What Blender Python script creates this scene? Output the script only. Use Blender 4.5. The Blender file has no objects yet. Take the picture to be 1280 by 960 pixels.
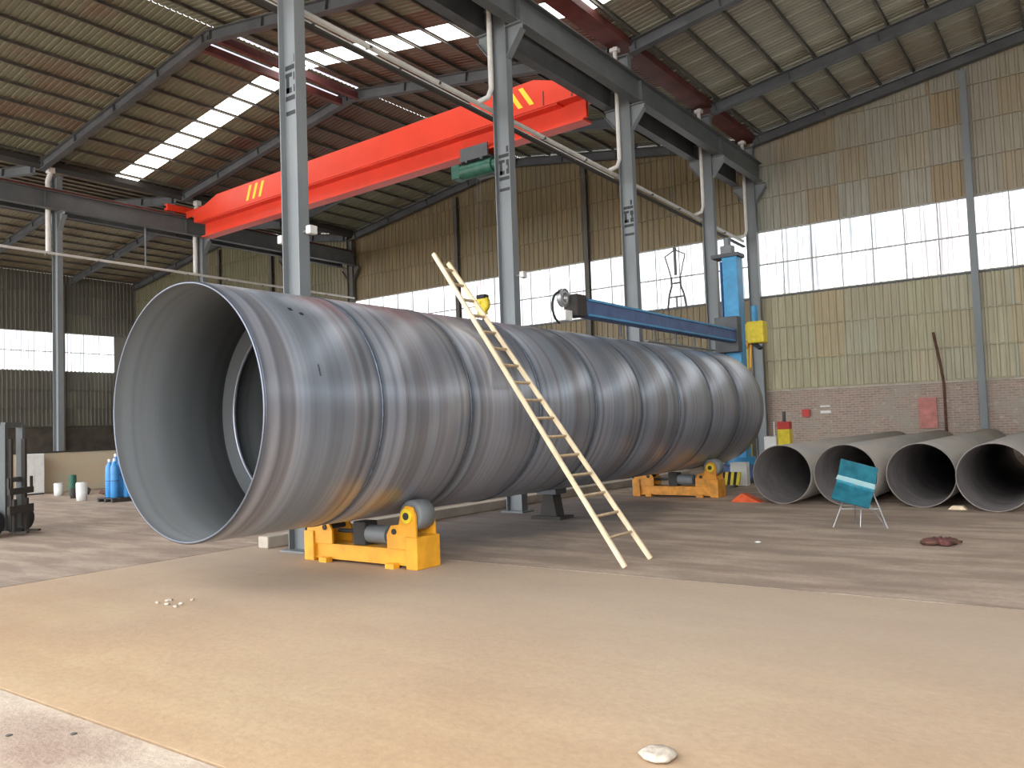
import bpy, math, random
from mathutils import Vector, Matrix
random.seed(7)
PI = math.pi
C = bpy.context.scene.collection
S = bpy.context.scene

# ------------------------------------------------------------------ camera
cam = bpy.data.cameras.new('camera'); cam.sensor_width = 36.0
cam.lens = 1020.38 / 1280 * 36.0; cam.clip_end = 400
co = bpy.data.objects.new('camera', cam); C.objects.link(co)
_R = Vector((0.80982, 0.58561, -0.03532)); _F = Vector((-0.58372, 0.81032, 0.05153))
_R.normalize(); _F.normalize(); _U = _R.cross(_F).normalized()
m = Matrix((( _R.x, _U.x, -_F.x, 0), (_R.y, _U.y, -_F.y, 0), (_R.z, _U.z, -_F.z, 1.9), (0, 0, 0, 1)))
co.matrix_world = m
S.camera = co
# ------------------------------------------------------------------ sky and exposure
w = bpy.data.worlds.new('sky'); S.world = w; w.use_nodes = True
bg = w.node_tree.nodes['Background']
bg.inputs[0].default_value = (0.93, 0.96, 1.0, 1); bg.inputs[1].default_value = 5.6
S.view_settings.view_transform = 'Standard'; S.view_settings.look = 'None'
S.view_settings.exposure = 0.0; S.view_settings.gamma = 1.0
WIN_E = 2.5      # daylight through the translucent wall panes
SKY_E = 6.0      # daylight through the roof lights, the added one too

# ------------------------------------------------------------------ layout constants
XM, XL, XW, XR, YE, YN = -10.64, -33.05, -55.5, 11.8, 31.39, -3.2
FR = [-3.1, 2.8, 8.8, 14.8, 20.8, 26.8, 31.1]
HB = 11.2        # half bay
PITCH = 0.155
ZR = 12.95       # roof sheet height at the eave

# ------------------------------------------------------------------ materials
def mat(name, col, rough=0.6, metal=0.0, var=0.0, scale=3.0, stretch=(1, 1, 1), col2=None, bump=0.0, bscale=None, spec=None):
    m = bpy.data.materials.new(name); m.use_nodes = True
    nt = m.node_tree; b = nt.nodes['Principled BSDF']
    b.inputs['Roughness'].default_value = rough; b.inputs['Metallic'].default_value = metal
    if spec is not None: b.inputs['Specular IOR Level'].default_value = spec
    b.inputs['Base Color'].default_value = (*col, 1)
    if var or col2 or bump:
        g = nt.nodes.new('ShaderNodeNewGeometry'); mp = nt.nodes.new('ShaderNodeMapping')
        mp.inputs['Scale'].default_value = stretch
        nt.links.new(g.outputs['Position'], mp.inputs[0])
        n = nt.nodes.new('ShaderNodeTexNoise'); n.inputs['Scale'].default_value = scale
        n.inputs['Detail'].default_value = 5; n.inputs['Roughness'].default_value = .6
        nt.links.new(mp.outputs[0], n.inputs[0])
        r = nt.nodes.new('ShaderNodeValToRGB')
        c2 = col2 if col2 else tuple(max(0, c * (1 - var)) for c in col)
        c1 = col if col2 else tuple(min(1, c * (1 + var)) for c in col)
        r.color_ramp.elements[0].position = .35; r.color_ramp.elements[0].color = (*c2, 1)
        r.color_ramp.elements[1].position = .65; r.color_ramp.elements[1].color = (*c1, 1)
        nt.links.new(n.outputs[0], r.inputs[0]); nt.links.new(r.outputs[0], b.inputs['Base Color'])
        if bump:
            n2 = nt.nodes.new('ShaderNodeTexNoise'); n2.inputs['Scale'].default_value = bscale or scale * 6
            n2.inputs['Detail'].default_value = 4
            nt.links.new(mp.outputs[0], n2.inputs[0])
            bp = nt.nodes.new('ShaderNodeBump'); bp.inputs['Strength'].default_value = bump; bp.inputs['Distance'].default_value = .02
            nt.links.new(n2.outputs[0], bp.inputs['Height']); nt.links.new(bp.outputs[0], b.inputs['Normal'])
    return m

class NT:
    """tiny node-graph helper"""
    def __init__(s, name):
        s.m = bpy.data.materials.new(name); s.m.use_nodes = True; s.nt = s.m.node_tree; s.b = s.nt.nodes['Principled BSDF']
    def n(s, t, **k):
        x = s.nt.nodes.new(t)
        for a, v in k.items(): setattr(x, a, v)
        return x
    def l(s, a, b): s.nt.links.new(a, b)
    def math(s, op, a, b=None):
        x = s.n('ShaderNodeMath', operation=op)
        for i, v in enumerate((a, b)):
            if v is None: continue
            if isinstance(v, (int, float)): x.inputs[i].default_value = v
            else: s.l(v, x.inputs[i])
        return x.outputs[0]
    def ramp(s, fac, stops, interp='LINEAR'):
        r = s.n('ShaderNodeValToRGB'); cr = r.color_ramp; cr.interpolation = interp
        while len(cr.elements) < len(stops): cr.elements.new(.5)
        for e, (p, c) in zip(cr.elements, stops):
            e.position = p; e.color = (*c, 1)
        s.l(fac, r.inputs[0]); return r.outputs[0]
    def mix(s, fac, a, b, mode='MIX'):
        x = s.n('ShaderNodeMix', data_type='RGBA', blend_type=mode)
        if isinstance(fac, (int, float)): x.inputs[0].default_value = fac
        else: s.l(fac, x.inputs[0])
        for i, v in ((6, a), (7, b)):
            if isinstance(v, tuple): x.inputs[i].default_value = (*v, 1)
            else: s.l(v, x.inputs[i])
        return x.outputs[2]
    def noise(s, vec, scale, detail=5, sc=None, rough=.6):
        if sc:
            mp = s.n('ShaderNodeMapping'); mp.inputs['Scale'].default_value = sc; s.l(vec, mp.inputs[0]); vec = mp.outputs[0]
        x = s.n('ShaderNodeTexNoise'); x.inputs['Scale'].default_value = scale; x.inputs['Detail'].default_value = detail
        x.inputs['Roughness'].default_value = rough
        s.l(vec, x.inputs[0]); return x.outputs[0]

def cladding(name, axis, stops, grime):
    """coated sheet: every sheet-wide column has its own tint, vertical streaks, some rust"""
    t = NT(name); g = t.n('ShaderNodeNewGeometry'); sx = t.n('ShaderNodeSeparateXYZ'); t.l(g.outputs['Position'], sx.inputs[0])
    col = t.math('FLOOR', t.math('DIVIDE', t.math('ADD', sx.outputs[axis], 60.0), 1.05))
    oi = t.n('ShaderNodeObjectInfo')
    k = t.math('ADD', t.math('MULTIPLY', col, 7.13), t.math('MULTIPLY', t.math('FLOOR', t.math('MULTIPLY', oi.outputs['Random'], 2.3)), 3.7))
    wn = t.n('ShaderNodeTexWhiteNoise', noise_dimensions='1D'); t.l(k, wn.inputs['W'])
    base = t.ramp(wn.outputs['Value'], stops)
    sc = (6, 6, .35)
    st = t.noise(g.outputs['Position'], 1.6, 4, sc)
    base = t.mix(t.ramp(st, [(.38, (1, 1, 1)), (.62, (0, 0, 0))]), base, grime)
    base2 = t.mix(.55, t.ramp(wn.outputs['Value'], stops), base)
    t.l(base2, t.b.inputs['Base Color']); t.b.inputs['Roughness'].default_value = .55
    return t.m

M = {}
M['steel'] = mat('grey_painted_steel', (.185, .20, .205), .55, .1, .12, 1.2, (1, 1, .3))
M['beam'] = mat('runway_paint', (.10, .108, .108), .55, .1, .15, 1.2)
M['steel_dark'] = mat('dark_painted_steel', (.085, .09, .095), .6, .1, .2, 1.5)
M['rafter'] = mat('rafter_paint', (.10, .105, .11), .6, .1, .2, 1.2)
M['purlin'] = mat('purlin_paint', (.13, .12, .10), .6, .2, .25, 2.0)
M['girt'] = mat('wall_post_paint', (.10, .09, .075), .6, .1, .2, 1.5)
M['redlead'] = mat('maroon_primer', (.12, .032, .027), .6, 0, .3, 1.5)
M['crane'] = mat('crane_red', (.70, .045, .015), .38, 0, .06, 1.0)
M['stripe'] = mat('stripe_yellow', (.85, .62, .03), .5)
M['green'] = mat('hoist_green', (.02, .10, .065), .45, 0, .25, 5)
M['yellow'] = mat('machine_yellow', (.80, .37, .02), .45, 0, .12, 4, bump=.1)
M['yellow_worn'] = mat('worn_orange_paint', (.62, .26, .03), .6, 0, .25, 5)
M['yellow2'] = mat('bright_yellow', (.78, .60, .03), .45, 0, .12, 6)
M['black'] = mat('black_rubber', (.015, .015, .017), .7)
M['paint_black'] = mat('black_stencil_paint', (.02, .022, .022), .6)
M['white'] = mat('white_plastic', (.75, .74, .70), .45, 0, .06, 5)
M['pvc'] = mat('pvc_pipe', (.62, .60, .56), .45, 0, .08, 4)
M['wood'] = mat('pale_wood', (.78, .63, .42), .6, 0, .12, 8, (1, 1, .3))
M['rung'] = mat('worn_rung_wood', (.50, .38, .24), .7, 0, .2, 8)
M['blue'] = mat('machine_blue', (.045, .28, .52), .45, 0, .15, 3)
M['blue_dark'] = mat('boom_blue', (.05, .10, .24), .5, 0, .2, 3)
M['bottle_blue'] = mat('bottle_blue', (.05, .25, .55), .4, 0, .12, 6)
M['chrome'] = mat('bare_steel', (.45, .45, .46), .35, .8, .1, 6)
M['mud'] = mat('dark_grime', (.04, .035, .03), .8)
M['teal'] = mat('teal_sheet', (.03, .20, .27), .18, .35, .25, 5)
M['glint'] = mat('painted_teal_glint', (.50, .72, .72), .15, .2)
M['joint_grey'] = mat('weathered_joint_strip', (.42, .42, .41), .7)
M['kerb'] = mat('pale_kerb', (.50, .44, .36), .9, 0, .15, 2, bump=.3)
M['partition'] = mat('low_wall_plaster', (.50, .50, .38), .9, 0, 0, .5, (1, 1, 1), (.56, .40, .26), .2)
M['rust'] = mat('rusty_steel', (.10, .045, .03), .85, .1, .4, 8)
M['rag'] = mat('red_rag', (.13, .045, .04), .95, 0, .5, 14)
M['orange'] = mat('orange_cloth', (.62, .10, .03), .9, 0, .2, 6)
M['stone'] = mat('pale_stone', (.55, .47, .38), .9, 0, .25, 20, bump=.4)
M['pebble'] = mat('dark_pebble', (.10, .09, .08), .9)
M['sign_red'] = mat('sign_red', (.55, .05, .04), .6)
M['sign_pink'] = mat('faded_red_board', (.50, .20, .17), .8, 0, .2, 3)
M['glass'] = mat('lamp_glass', (.75, .80, .82), .2)

def emit(name, strength, tint_a, tint_b):
    m = bpy.data.materials.new(name); m.use_nodes = True; nt = m.node_tree; nt.nodes.clear()
    o = nt.nodes.new('ShaderNodeOutputMaterial'); e = nt.nodes.new('ShaderNodeEmission'); e.inputs[1].default_value = strength
    oi = nt.nodes.new('ShaderNodeObjectInfo'); r = nt.nodes.new('ShaderNodeValToRGB')
    r.color_ramp.elements[0].color = (*tint_a, 1); r.color_ramp.elements[1].color = (*tint_b, 1)
    if name == 'daylit_wall_pane':
        g = nt.nodes.new('ShaderNodeNewGeometry'); mp = nt.nodes.new('ShaderNodeMapping'); mp.inputs['Scale'].default_value = (9, 9, .12)
        nt.links.new(g.outputs['Position'], mp.inputs[0]); n = nt.nodes.new('ShaderNodeTexNoise'); n.inputs['Scale'].default_value = 1.6
        nt.links.new(mp.outputs[0], n.inputs[0]); r2 = nt.nodes.new('ShaderNodeValToRGB')
        r2.color_ramp.elements[0].position = .36; r2.color_ramp.elements[0].color = (.30, .295, .31, 1); r2.color_ramp.elements[1].position = .6
        nt.links.new(n.outputs[0], r2.inputs[0]); mx_ = nt.nodes.new('ShaderNodeMix'); mx_.data_type = 'RGBA'; mx_.blend_type = 'MULTIPLY'; mx_.inputs[0].default_value = 1
        nt.links.new(oi.outputs['Random'], r.inputs[0]); nt.links.new(r.outputs[0], mx_.inputs[6]); nt.links.new(r2.outputs[0], mx_.inputs[7])
        nt.links.new(mx_.outputs[2], e.inputs[0]); nt.links.new(e.outputs[0], o.inputs[0]); return m
    nt.links.new(oi.outputs['Random'], r.inputs[0]); nt.links.new(r.outputs[0], e.inputs[0]); nt.links.new(e.outputs[0], o.inputs[0])
    return m
M['pane'] = emit('daylit_wall_pane', WIN_E, (.92, 1.0, 1.0), (1.0, .96, .97))
M['sky_pane'] = emit('daylit_roof_light', SKY_E, (1, 1, 1), (1.0, .97, .92))
M['slot'] = emit('daylit_ridge_slot', 1.2, (.9, .85, 1.0), (.9, .85, 1.0))

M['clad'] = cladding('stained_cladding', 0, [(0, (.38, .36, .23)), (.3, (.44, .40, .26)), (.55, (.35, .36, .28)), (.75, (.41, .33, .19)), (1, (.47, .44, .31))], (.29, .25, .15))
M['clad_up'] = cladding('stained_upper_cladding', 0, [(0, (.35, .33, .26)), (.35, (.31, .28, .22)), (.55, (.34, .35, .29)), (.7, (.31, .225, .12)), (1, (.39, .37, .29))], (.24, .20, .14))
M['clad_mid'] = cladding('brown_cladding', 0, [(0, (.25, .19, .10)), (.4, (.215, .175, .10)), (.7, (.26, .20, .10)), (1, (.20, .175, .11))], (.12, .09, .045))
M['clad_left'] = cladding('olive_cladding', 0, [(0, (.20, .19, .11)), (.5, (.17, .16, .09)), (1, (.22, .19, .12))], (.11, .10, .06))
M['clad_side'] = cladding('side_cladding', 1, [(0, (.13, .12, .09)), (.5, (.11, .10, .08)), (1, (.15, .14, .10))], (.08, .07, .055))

def roof_mat(name, a, b, c, rusty):
    t = NT(name); g = t.n('ShaderNodeNewGeometry'); oi = t.n('ShaderNodeObjectInfo')
    base = t.ramp(oi.outputs['Random'], [(0, a), (.5, b), (1, c)])
    n = t.noise(g.outputs['Position'], .35, 5, (1, 1, 1))
    base = t.mix(t.ramp(n, [(.50, (0, 0, 0)), (.66, (1, 1, 1))]), base, rusty)
    f = t.noise(g.outputs['Position'], 1.5, 4, (1, 5, 1))
    base = t.mix(t.ramp(f, [(.3, (.35, .35, .35)), (.7, (0, 0, 0))]), base, tuple(x * .55 for x in b))
    t.l(base, t.b.inputs['Base Color']); t.b.inputs['Roughness'].default_value = .6
    return t.m
M['roof_mid'] = roof_mat('stained_roof_sheet', (.23, .225, .145), (.195, .195, .13), (.21, .20, .14), (.19, .125, .085))
M['roof_right'] = roof_mat('pale_roof_sheet', (.38, .365, .28), (.33, .315, .245), (.35, .33, .27), (.29, .24, .18))
M['roof_left'] = roof_mat('brown_roof_sheet', (.25, .21, .13), (.21, .175, .11), (.23, .20, .13), (.16, .10, .065))
M['roof_rust'] = roof_mat('rusty_roof_sheet', (.17, .10, .07), (.15, .085, .055), (.16, .12, .08), (.13, .055, .04))

# rolled steel of the big pipe
def pipe_steel(name, dark=False):
    t = NT(name); g = t.n('ShaderNodeNewGeometry'); P = g.outputs['Position']
    band = t.noise(P, 1.0, 3, (.03, 1.35, .03))
    fine = t.noise(P, 1.0, 4, (.25, 16, .25))
    blot = t.noise(P, .9, 5, (1, 1, .6))
    sxy = t.n('ShaderNodeSeparateXYZ'); t.l(P, sxy.inputs[0])
    ph = t.math('FRACT', t.math('ADD', t.math('DIVIDE', t.math('SUBTRACT', sxy.outputs[1], 5.5), 1.755), .5))
    tint = t.math('ABSOLUTE', t.math('SUBTRACT', ph, .5))
    c = t.ramp(band, [(.30, (.25, .29, .345)), (.42, (.38, .425, .50)), (.50, (.40, .42, .48)), (.57, (.25, .25, .275)), (.66, (.40, .46, .54))])
    c = t.mix(t.ramp(fine, [(.35, (.32, .32, .32)), (.65, (0, 0, 0))]), c, (.14, .14, .155))
    c = t.mix(t.ramp(blot, [(.52, (0, 0, 0)), (.74, (.4, .4, .4))]), c, (.27, .24, .245))
    heat = t.ramp(t.math('ADD', tint, t.math('MULTIPLY', t.math('SUBTRACT', blot, .5), .08)), [(.02, (.62, .62, .62)), (.05, (.1, .1, .1)), (.10, (.0, .0, .0)), (.125, (.45, .45, .45)), (.155, (0, 0, 0))])
    c = t.mix(heat, c, (.075, .095, .13))
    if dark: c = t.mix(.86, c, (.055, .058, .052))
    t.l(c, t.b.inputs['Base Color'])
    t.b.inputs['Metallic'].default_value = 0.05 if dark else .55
    rr = t.math('ADD', t.math('MULTIPLY', fine, .25), .66 if dark else .20)
    t.l(rr, t.b.inputs['Roughness'])
    bp = t.n('ShaderNodeBump'); bp.inputs['Strength'].default_value = .12; bp.inputs['Distance'].default_value = .02
    t.l(t.noise(P, 1.0, 3, (.4, 3, .4)), bp.inputs['Height']); t.l(bp.outputs[0], t.b.inputs['Normal'])
    return t.m
M['pipe'] = pipe_steel('rolled_mill_steel')
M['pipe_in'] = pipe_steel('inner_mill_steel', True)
M['seam'] = mat('weld_seam', (.10, .12, .15), .35, .6, .3, 12)
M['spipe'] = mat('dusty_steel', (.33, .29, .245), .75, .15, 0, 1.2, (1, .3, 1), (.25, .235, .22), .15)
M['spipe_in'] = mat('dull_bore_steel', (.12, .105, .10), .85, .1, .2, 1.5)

# brick (far away, below the size at which pieces can be told apart)
t = NT('weathered_brickwork'); g = t.n('ShaderNodeNewGeometry'); mp = t.n('ShaderNodeMapping'); mp.inputs['Rotation'].default_value = (PI/2, 0, 0)
t.l(g.outputs['Position'], mp.inputs[0])
bk = t.n('ShaderNodeTexBrick'); t.l(mp.outputs[0], bk.inputs[0])
bk.inputs['Scale'].default_value = 1.0; bk.inputs['Brick Width'].default_value = .25; bk.inputs['Row Height'].default_value = .085
bk.inputs['Mortar Size'].default_value = .012
bk.inputs['Color1'].default_value = (.40, .27, .21, 1); bk.inputs['Color2'].default_value = (.29, .205, .165, 1); bk.inputs['Mortar'].default_value = (.42, .38, .32, 1)
nz = t.noise(g.outputs['Position'], 1.1, 6)
cc = t.mix(t.ramp(nz, [(.45, (0, 0, 0)), (.65, (.8, .8, .8))]), bk.outputs[0], (.36, .32, .26))
nz2 = t.noise(g.outputs['Position'], 5, 3)
cc = t.mix(t.ramp(nz2, [(.60, (0, 0, 0)), (.68, (.7, .7, .7))]), cc, (.50, .44, .38))
t.l(cc, t.b.inputs['Base Color']); t.b.inputs['Roughness'].default_value = .9
bp = t.n('ShaderNodeBump'); bp.inputs['Strength'].default_value = .5; bp.inputs['Distance'].default_value = .01
t.l(bk.outputs['Fac'], bp.inputs['Height']); bp.invert = True; t.l(bp.outputs[0], t.b.inputs['Normal'])
M['brick'] = t.m
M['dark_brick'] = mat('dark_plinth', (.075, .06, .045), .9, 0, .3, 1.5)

def floor_mat(name, cols, streak, bump=.25, patch=None, pipe_shade=None):
    t = NT(name); g = t.n('ShaderNodeNewGeometry'); P = g.outputs['Position']
    c = t.ramp(t.noise(P, .45, 7), [(.32, cols[0]), (.5, cols[1]), (.68, cols[2])])
    k_ = .8 if pipe_shade else .38
    c = t.mix(t.ramp(t.noise(P, 1.0, 6, (.6, 2.2, 1)), [(.42, (k_, k_, k_)), (.60 if pipe_shade else .66, (0, 0, 0))]), c, streak)
    c = t.mix(t.ramp(t.noise(P, 14, 5), [(.25, (.3, .3, .3)), (.6, (0, 0, 0))]), c, tuple(x * .6 for x in streak))
    if patch:  # colour turns greyer further into the hall, along a noisy edge
        sx = t.n('ShaderNodeSeparateXYZ'); t.l(P, sx.inputs[0])
        yy = t.math('ADD', sx.outputs[1], t.math('MULTIPLY', t.noise(P, .5, 4), 3.0))
        f = t.ramp(t.math('DIVIDE', t.math('SUBTRACT', yy, patch[0]), patch[1]), [(0, (0, 0, 0)), (1, (1, 1, 1))])
        c = t.mix(f, c, t.mix(.5, patch[2], c))
    if pipe_shade:     # shade under the big pipe, painted into the colour with a noisy edge
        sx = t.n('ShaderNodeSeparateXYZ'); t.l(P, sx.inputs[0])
        ex = t.math('DIVIDE', t.math('SUBTRACT', sx.outputs[0], pipe_shade[0]), pipe_shade[2]); ey = t.math('DIVIDE', t.math('SUBTRACT', sx.outputs[1], pipe_shade[1]), pipe_shade[3])
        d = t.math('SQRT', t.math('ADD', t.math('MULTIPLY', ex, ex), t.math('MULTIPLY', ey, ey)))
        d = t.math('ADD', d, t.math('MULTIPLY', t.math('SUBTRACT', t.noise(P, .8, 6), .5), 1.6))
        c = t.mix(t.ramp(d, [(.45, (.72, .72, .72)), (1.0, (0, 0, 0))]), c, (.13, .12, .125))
    t.l(c, t.b.inputs['Base Color'])
    rg = t.ramp(t.noise(P, .7, 4), [(.3, (.55, .55, .55)), (.7, (.85, .85, .85))])
    t.l(rg, t.b.inputs['Roughness']); t.b.inputs['Specular IOR Level'].default_value = .25
    bp = t.n('ShaderNodeBump'); bp.inputs['Strength'].default_value = bump; bp.inputs['Distance'].default_value = .012
    t.l(t.noise(P, 22, 6), bp.inputs['Height']); t.l(bp.outputs[0], t.b.inputs['Normal'])
    return t.m
M['floor_near'] = floor_mat('pale_worn_concrete', [(.36, .25, .19), (.60, .49, .38), (.70, .63, .51)], (.30, .21, .17), .7)
M['floor_mid'] = floor_mat('tan_to_grey_concrete', [(.45, .305, .185), (.51, .355, .215), (.52, .385, .235)], (.41, .27, .165), .2, (5.0, 4.0, (.43, .37, .32)))
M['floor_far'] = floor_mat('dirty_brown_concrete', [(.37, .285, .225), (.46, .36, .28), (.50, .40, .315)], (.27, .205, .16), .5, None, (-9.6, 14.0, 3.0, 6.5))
M['earth'] = mat('joint_dirt', (.07, .055, .045), .95, 0, .2, 3)
M['yard'] = mat('yard_ground', (.46, .38, .30), .9, 0, .15, .5)
M['outer'] = mat('outer_sheeting', (.28, .28, .24), .7)

# ------------------------------------------------------------------ mesh helpers (all in world metres)
class MB:
    def __init__(s): s.v = []; s.f = []; s.sm = []
    def add(s, vs, fs, smooth=False):
        o = len(s.v); s.v += [Vector(v) for v in vs]; s.f += [tuple(i + o for i in f) for f in fs]; s.sm += [smooth] * len(fs); return s
    def box(s, a, b):
        x0, y0, z0 = a; x1, y1, z1 = b
        return s.add([(x0,y0,z0),(x1,y0,z0),(x1,y1,z0),(x0,y1,z0),(x0,y0,z1),(x1,y0,z1),(x1,y1,z1),(x0,y1,z1)],
                     [(0,3,2,1),(4,5,6,7),(0,1,5,4),(1,2,6,5),(2,3,7,6),(3,0,4,7)])
    def cbox(s, c, d): return s.box([c[i] - d[i] / 2 for i in range(3)], [c[i] + d[i] / 2 for i in range(3)])
    def bar(s, p, q, wd, ht, up=(0, 0, 1)):
        """box from p to q, wd across, ht along up"""
        p, q, up = Vector(p), Vector(q), Vector(up); d = (q - p).normalized(); r = d.cross(up)
        if r.length < 1e-4: r = d.cross(Vector((1, 0, 0)))
        r.normalize(); u = r.cross(d); r *= wd / 2; u *= ht / 2
        vs = [p - r - u, p + r - u, p + r + u, p - r + u, q - r - u, q + r - u, q + r + u, q - r + u]
        return s.add(vs, [(0,1,2,3),(7,6,5,4),(0,4,5,1),(1,5,6,2),(2,6,7,3),(3,7,4,0)])
    def prism(s, pts, axis, lo, hi):
        """2-D outline extruded along axis (0,1,2); pts are the other two coordinates in order"""
        def P(a, b, t): return {0: (t, a, b), 1: (a, t, b), 2: (a, b, t)}[axis]
        n = len(pts); vs = [P(a, b, lo) for a, b in pts] + [P(a, b, hi) for a, b in pts]
        return s.add(vs, [tuple(range(n))[::-1], tuple(range(n, 2 * n))] + [(i, (i + 1) % n, (i + 1) % n + n, i + n) for i in range(n)])
    def tube(s, p, q, r, n=12, r2=None, caps=True):
        p, q = Vector(p), Vector(q); d = (q - p).normalized(); a = d.orthogonal().normalized(); b = d.cross(a); r2 = r if r2 is None else r2
        vs = []
        for c, rr in ((p, r), (q, r2)):
            vs += [c + a * rr * math.cos(2 * PI * i / n) + b * rr * math.sin(2 * PI * i / n) for i in range(n)]
        s.add(vs, [(i, (i + 1) % n, (i + 1) % n + n, i + n) for i in range(n)], True)
        if caps: s.add(vs, [tuple(range(n))[::-1], tuple(range(n, 2 * n))])
        return s
    def path(s, pts, r, n=8):
        pts = [Vector(p) for p in pts]; vs = []; a = None
        for i, p in enumerate(pts):
            d = (pts[min(i + 1, len(pts) - 1)] - pts[max(i - 1, 0)]).normalized()
            a = d.orthogonal().normalized() if a is None else (a - d * a.dot(d)).normalized()
            b = d.cross(a); vs += [p + a * r * math.cos(2 * PI * k / n) + b * r * math.sin(2 * PI * k / n) for k in range(n)]
        fs = []
        for i in range(len(pts) - 1):
            fs += [(i*n + k, i*n + (k+1) % n, (i+1)*n + (k+1) % n, (i+1)*n + k) for k in range(n)]
        s.add(vs, fs, True); m_ = len(pts) - 1
        return s.add([vs[k] for k in range(n)] + [vs[m_*n + k] for k in range(n)], [tuple(range(n))[::-1], tuple(range(n, 2*n))])
    def lathe(s, prof, c, axis='y', n=64, smooth=True):
        """closed profile [(t along axis, radius)] turned about an axis through c"""
        m_ = len(prof); vs = []
        for t_, r in prof:
            for i in range(n):
                ca, sa = math.cos(2*PI*i/n) * r, math.sin(2*PI*i/n) * r
                vs.append({'y': (c[0] + ca, c[1] + t_, c[2] + sa), 'x': (c[0] + t_, c[1] + ca, c[2] + sa), 'z': (c[0] + ca, c[1] + sa, c[2] + t_)}[axis])
        fs = []
        for k in range(m_):
            k2 = (k + 1) % m_
            fs += [(k*n + i, k*n + (i+1) % n, k2*n + (i+1) % n, k2*n + i) for i in range(n)]
        return s.add(vs, fs, smooth)
    def blob(s, c, r, n=8, jit=0.0, seed=0):
        rd = random.Random(seed); vs = []; fs = []
        rings = 5
        for i in range(1, rings):
            th = PI * i / rings
            for k in range(n):
                j = 1 + rd.uniform(-jit, jit)
                vs.append((c[0] + r[0]*math.sin(th)*math.cos(2*PI*k/n)*j, c[1] + r[1]*math.sin(th)*math.sin(2*PI*k/n)*j, c[2] + r[2]*math.cos(th)*j))
        for i in range(rings - 2):
            fs += [(i*n + k, (i+1)*n + k, (i+1)*n + (k+1) % n, i*n + (k+1) % n) for k in range(n)]
        fs += [tuple(range(n)), tuple(range((rings-2)*n, (rings-1)*n))[::-1]]
        return s.add(vs, fs, True)

def wloc(o):
    l = Vector((0, 0, 0))
    while o: l += o.location; o = o.parent
    return l
def obj(name, mb, m_, parent=None, loc=None, kind=None, bevel=0.0):
    base = wloc(parent) if parent else Vector((0, 0, 0))
    org = Vector(loc) if loc is not None else base
    me = bpy.data.meshes.new(name)
    me.from_pydata([v - org for v in mb.v], [], mb.f); me.validate()
    if any(mb.sm) and len(me.polygons) == len(mb.sm): me.polygons.foreach_set('use_smooth', mb.sm)
    me.materials.append(M[m_]); me.update()
    o = bpy.data.objects.new(name, me); C.objects.link(o); o.location = org - base
    if parent: o.parent = parent
    if kind: o['kind'] = kind
    if bevel:
        b = o.modifiers.new('bevel', 'BEVEL'); b.width = bevel; b.segments = 2; b.limit_method = 'ANGLE'
    return o
def tag(o, label, cat, group=None):
    o['label'] = label; o['category'] = cat
    if group: o['group'] = group
    return o
def thing(name, label, cat, loc=(0, 0, 0), group=None):
    o = bpy.data.objects.new(name, None); C.objects.link(o); o.location = loc; o.empty_display_size = .2
    return tag(o, label, cat, group)
def struct(name, loc=(0, 0, 0)):
    o = bpy.data.objects.new(name, None); C.objects.link(o); o.location = loc; o['kind'] = 'structure'; return o
def cp(o, parent, loc):
    c = o.copy(); C.objects.link(c); c.parent = parent; c.location = loc; return c
def ibeam(mb, p, q, depth, width, tf=.02, tw=.012, up=(0, 0, 1)):
    """I-section from p to q, p and q on the centre line"""
    p, q, up = Vector(p), Vector(q), Vector(up); d = (q - p).normalized(); r = d.cross(up)
    r.normalize(); u = r.cross(d)
    for sgn in (1, -1):
        o = u * sgn * (depth / 2 - tf / 2); mb.bar(p + o, q + o, width, tf, u)
    mb.bar(p, q, tw, depth - 2 * tf, u); return mb

# ------------------------------------------------------------------ FLOOR
fl = struct('floor')
XE = [XW - .2, -34.0, -12.0, XR + .2]; YEd = [-6.0, 2.87, 9.1, 16.0, 23.5, YE + .3]
obj('bedding', MB().box((XE[0], -6, -.3), (XE[-1], YE + .3, -.035)), 'earth', fl)
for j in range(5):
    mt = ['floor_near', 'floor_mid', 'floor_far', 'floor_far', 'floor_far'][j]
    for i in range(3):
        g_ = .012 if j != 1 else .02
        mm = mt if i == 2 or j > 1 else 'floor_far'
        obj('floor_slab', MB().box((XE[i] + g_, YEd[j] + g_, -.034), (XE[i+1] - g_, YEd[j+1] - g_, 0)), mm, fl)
yard = obj('yard_ground', MB().box((-90, -60, -.32), (60, -6.02, -.03)), 'yard', None, kind='structure')

# ------------------------------------------------------------------ END WALL, SIDE WALLS
PW, PH = 1.05, 1.25
def panel_mesh(name, wd, h_l, h_r, m_, ribs=4):
    """corrugated sheet in XZ, facing -Y, foot standing proud of the one below"""
    prof = []; n = ribs; s_ = wd / n
    for k in range(n):
        x = k * s_; prof += [(x, 0), (x + .55 * s_, 0), (x + .65 * s_, -.035), (x + .9 * s_, -.035)]
    prof += [(wd, 0)]
    vs = []
    for x, y in prof: vs.append((x, y - .035, 0))
    for x, y in prof: vs.append((x, y, h_l + (h_r - h_l) * x / wd))
    k = len(prof); fs = [(i, i + 1, i + 1 + k, i + k) for i in range(k - 1)]
    o_ = len(vs); vs += [(0.03, -.10, 0), (wd - .03, -.10, 0), (wd - .03, -.10, .035), (0.03, -.10, .035), (0.03, -.04, .05), (wd - .03, -.04, .05), (0.03, -.04, 0), (wd - .03, -.04, 0)]
    fs += [(o_, o_ + 1, o_ + 2, o_ + 3), (o_ + 3, o_ + 2, o_ + 5, o_ + 4), (o_ + 6, o_ + 7, o_ + 1, o_)]
    me = bpy.data.meshes.new(name); me.from_pydata(vs, [], fs); me.materials.append(M[m_]); me.update(); return me
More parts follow.
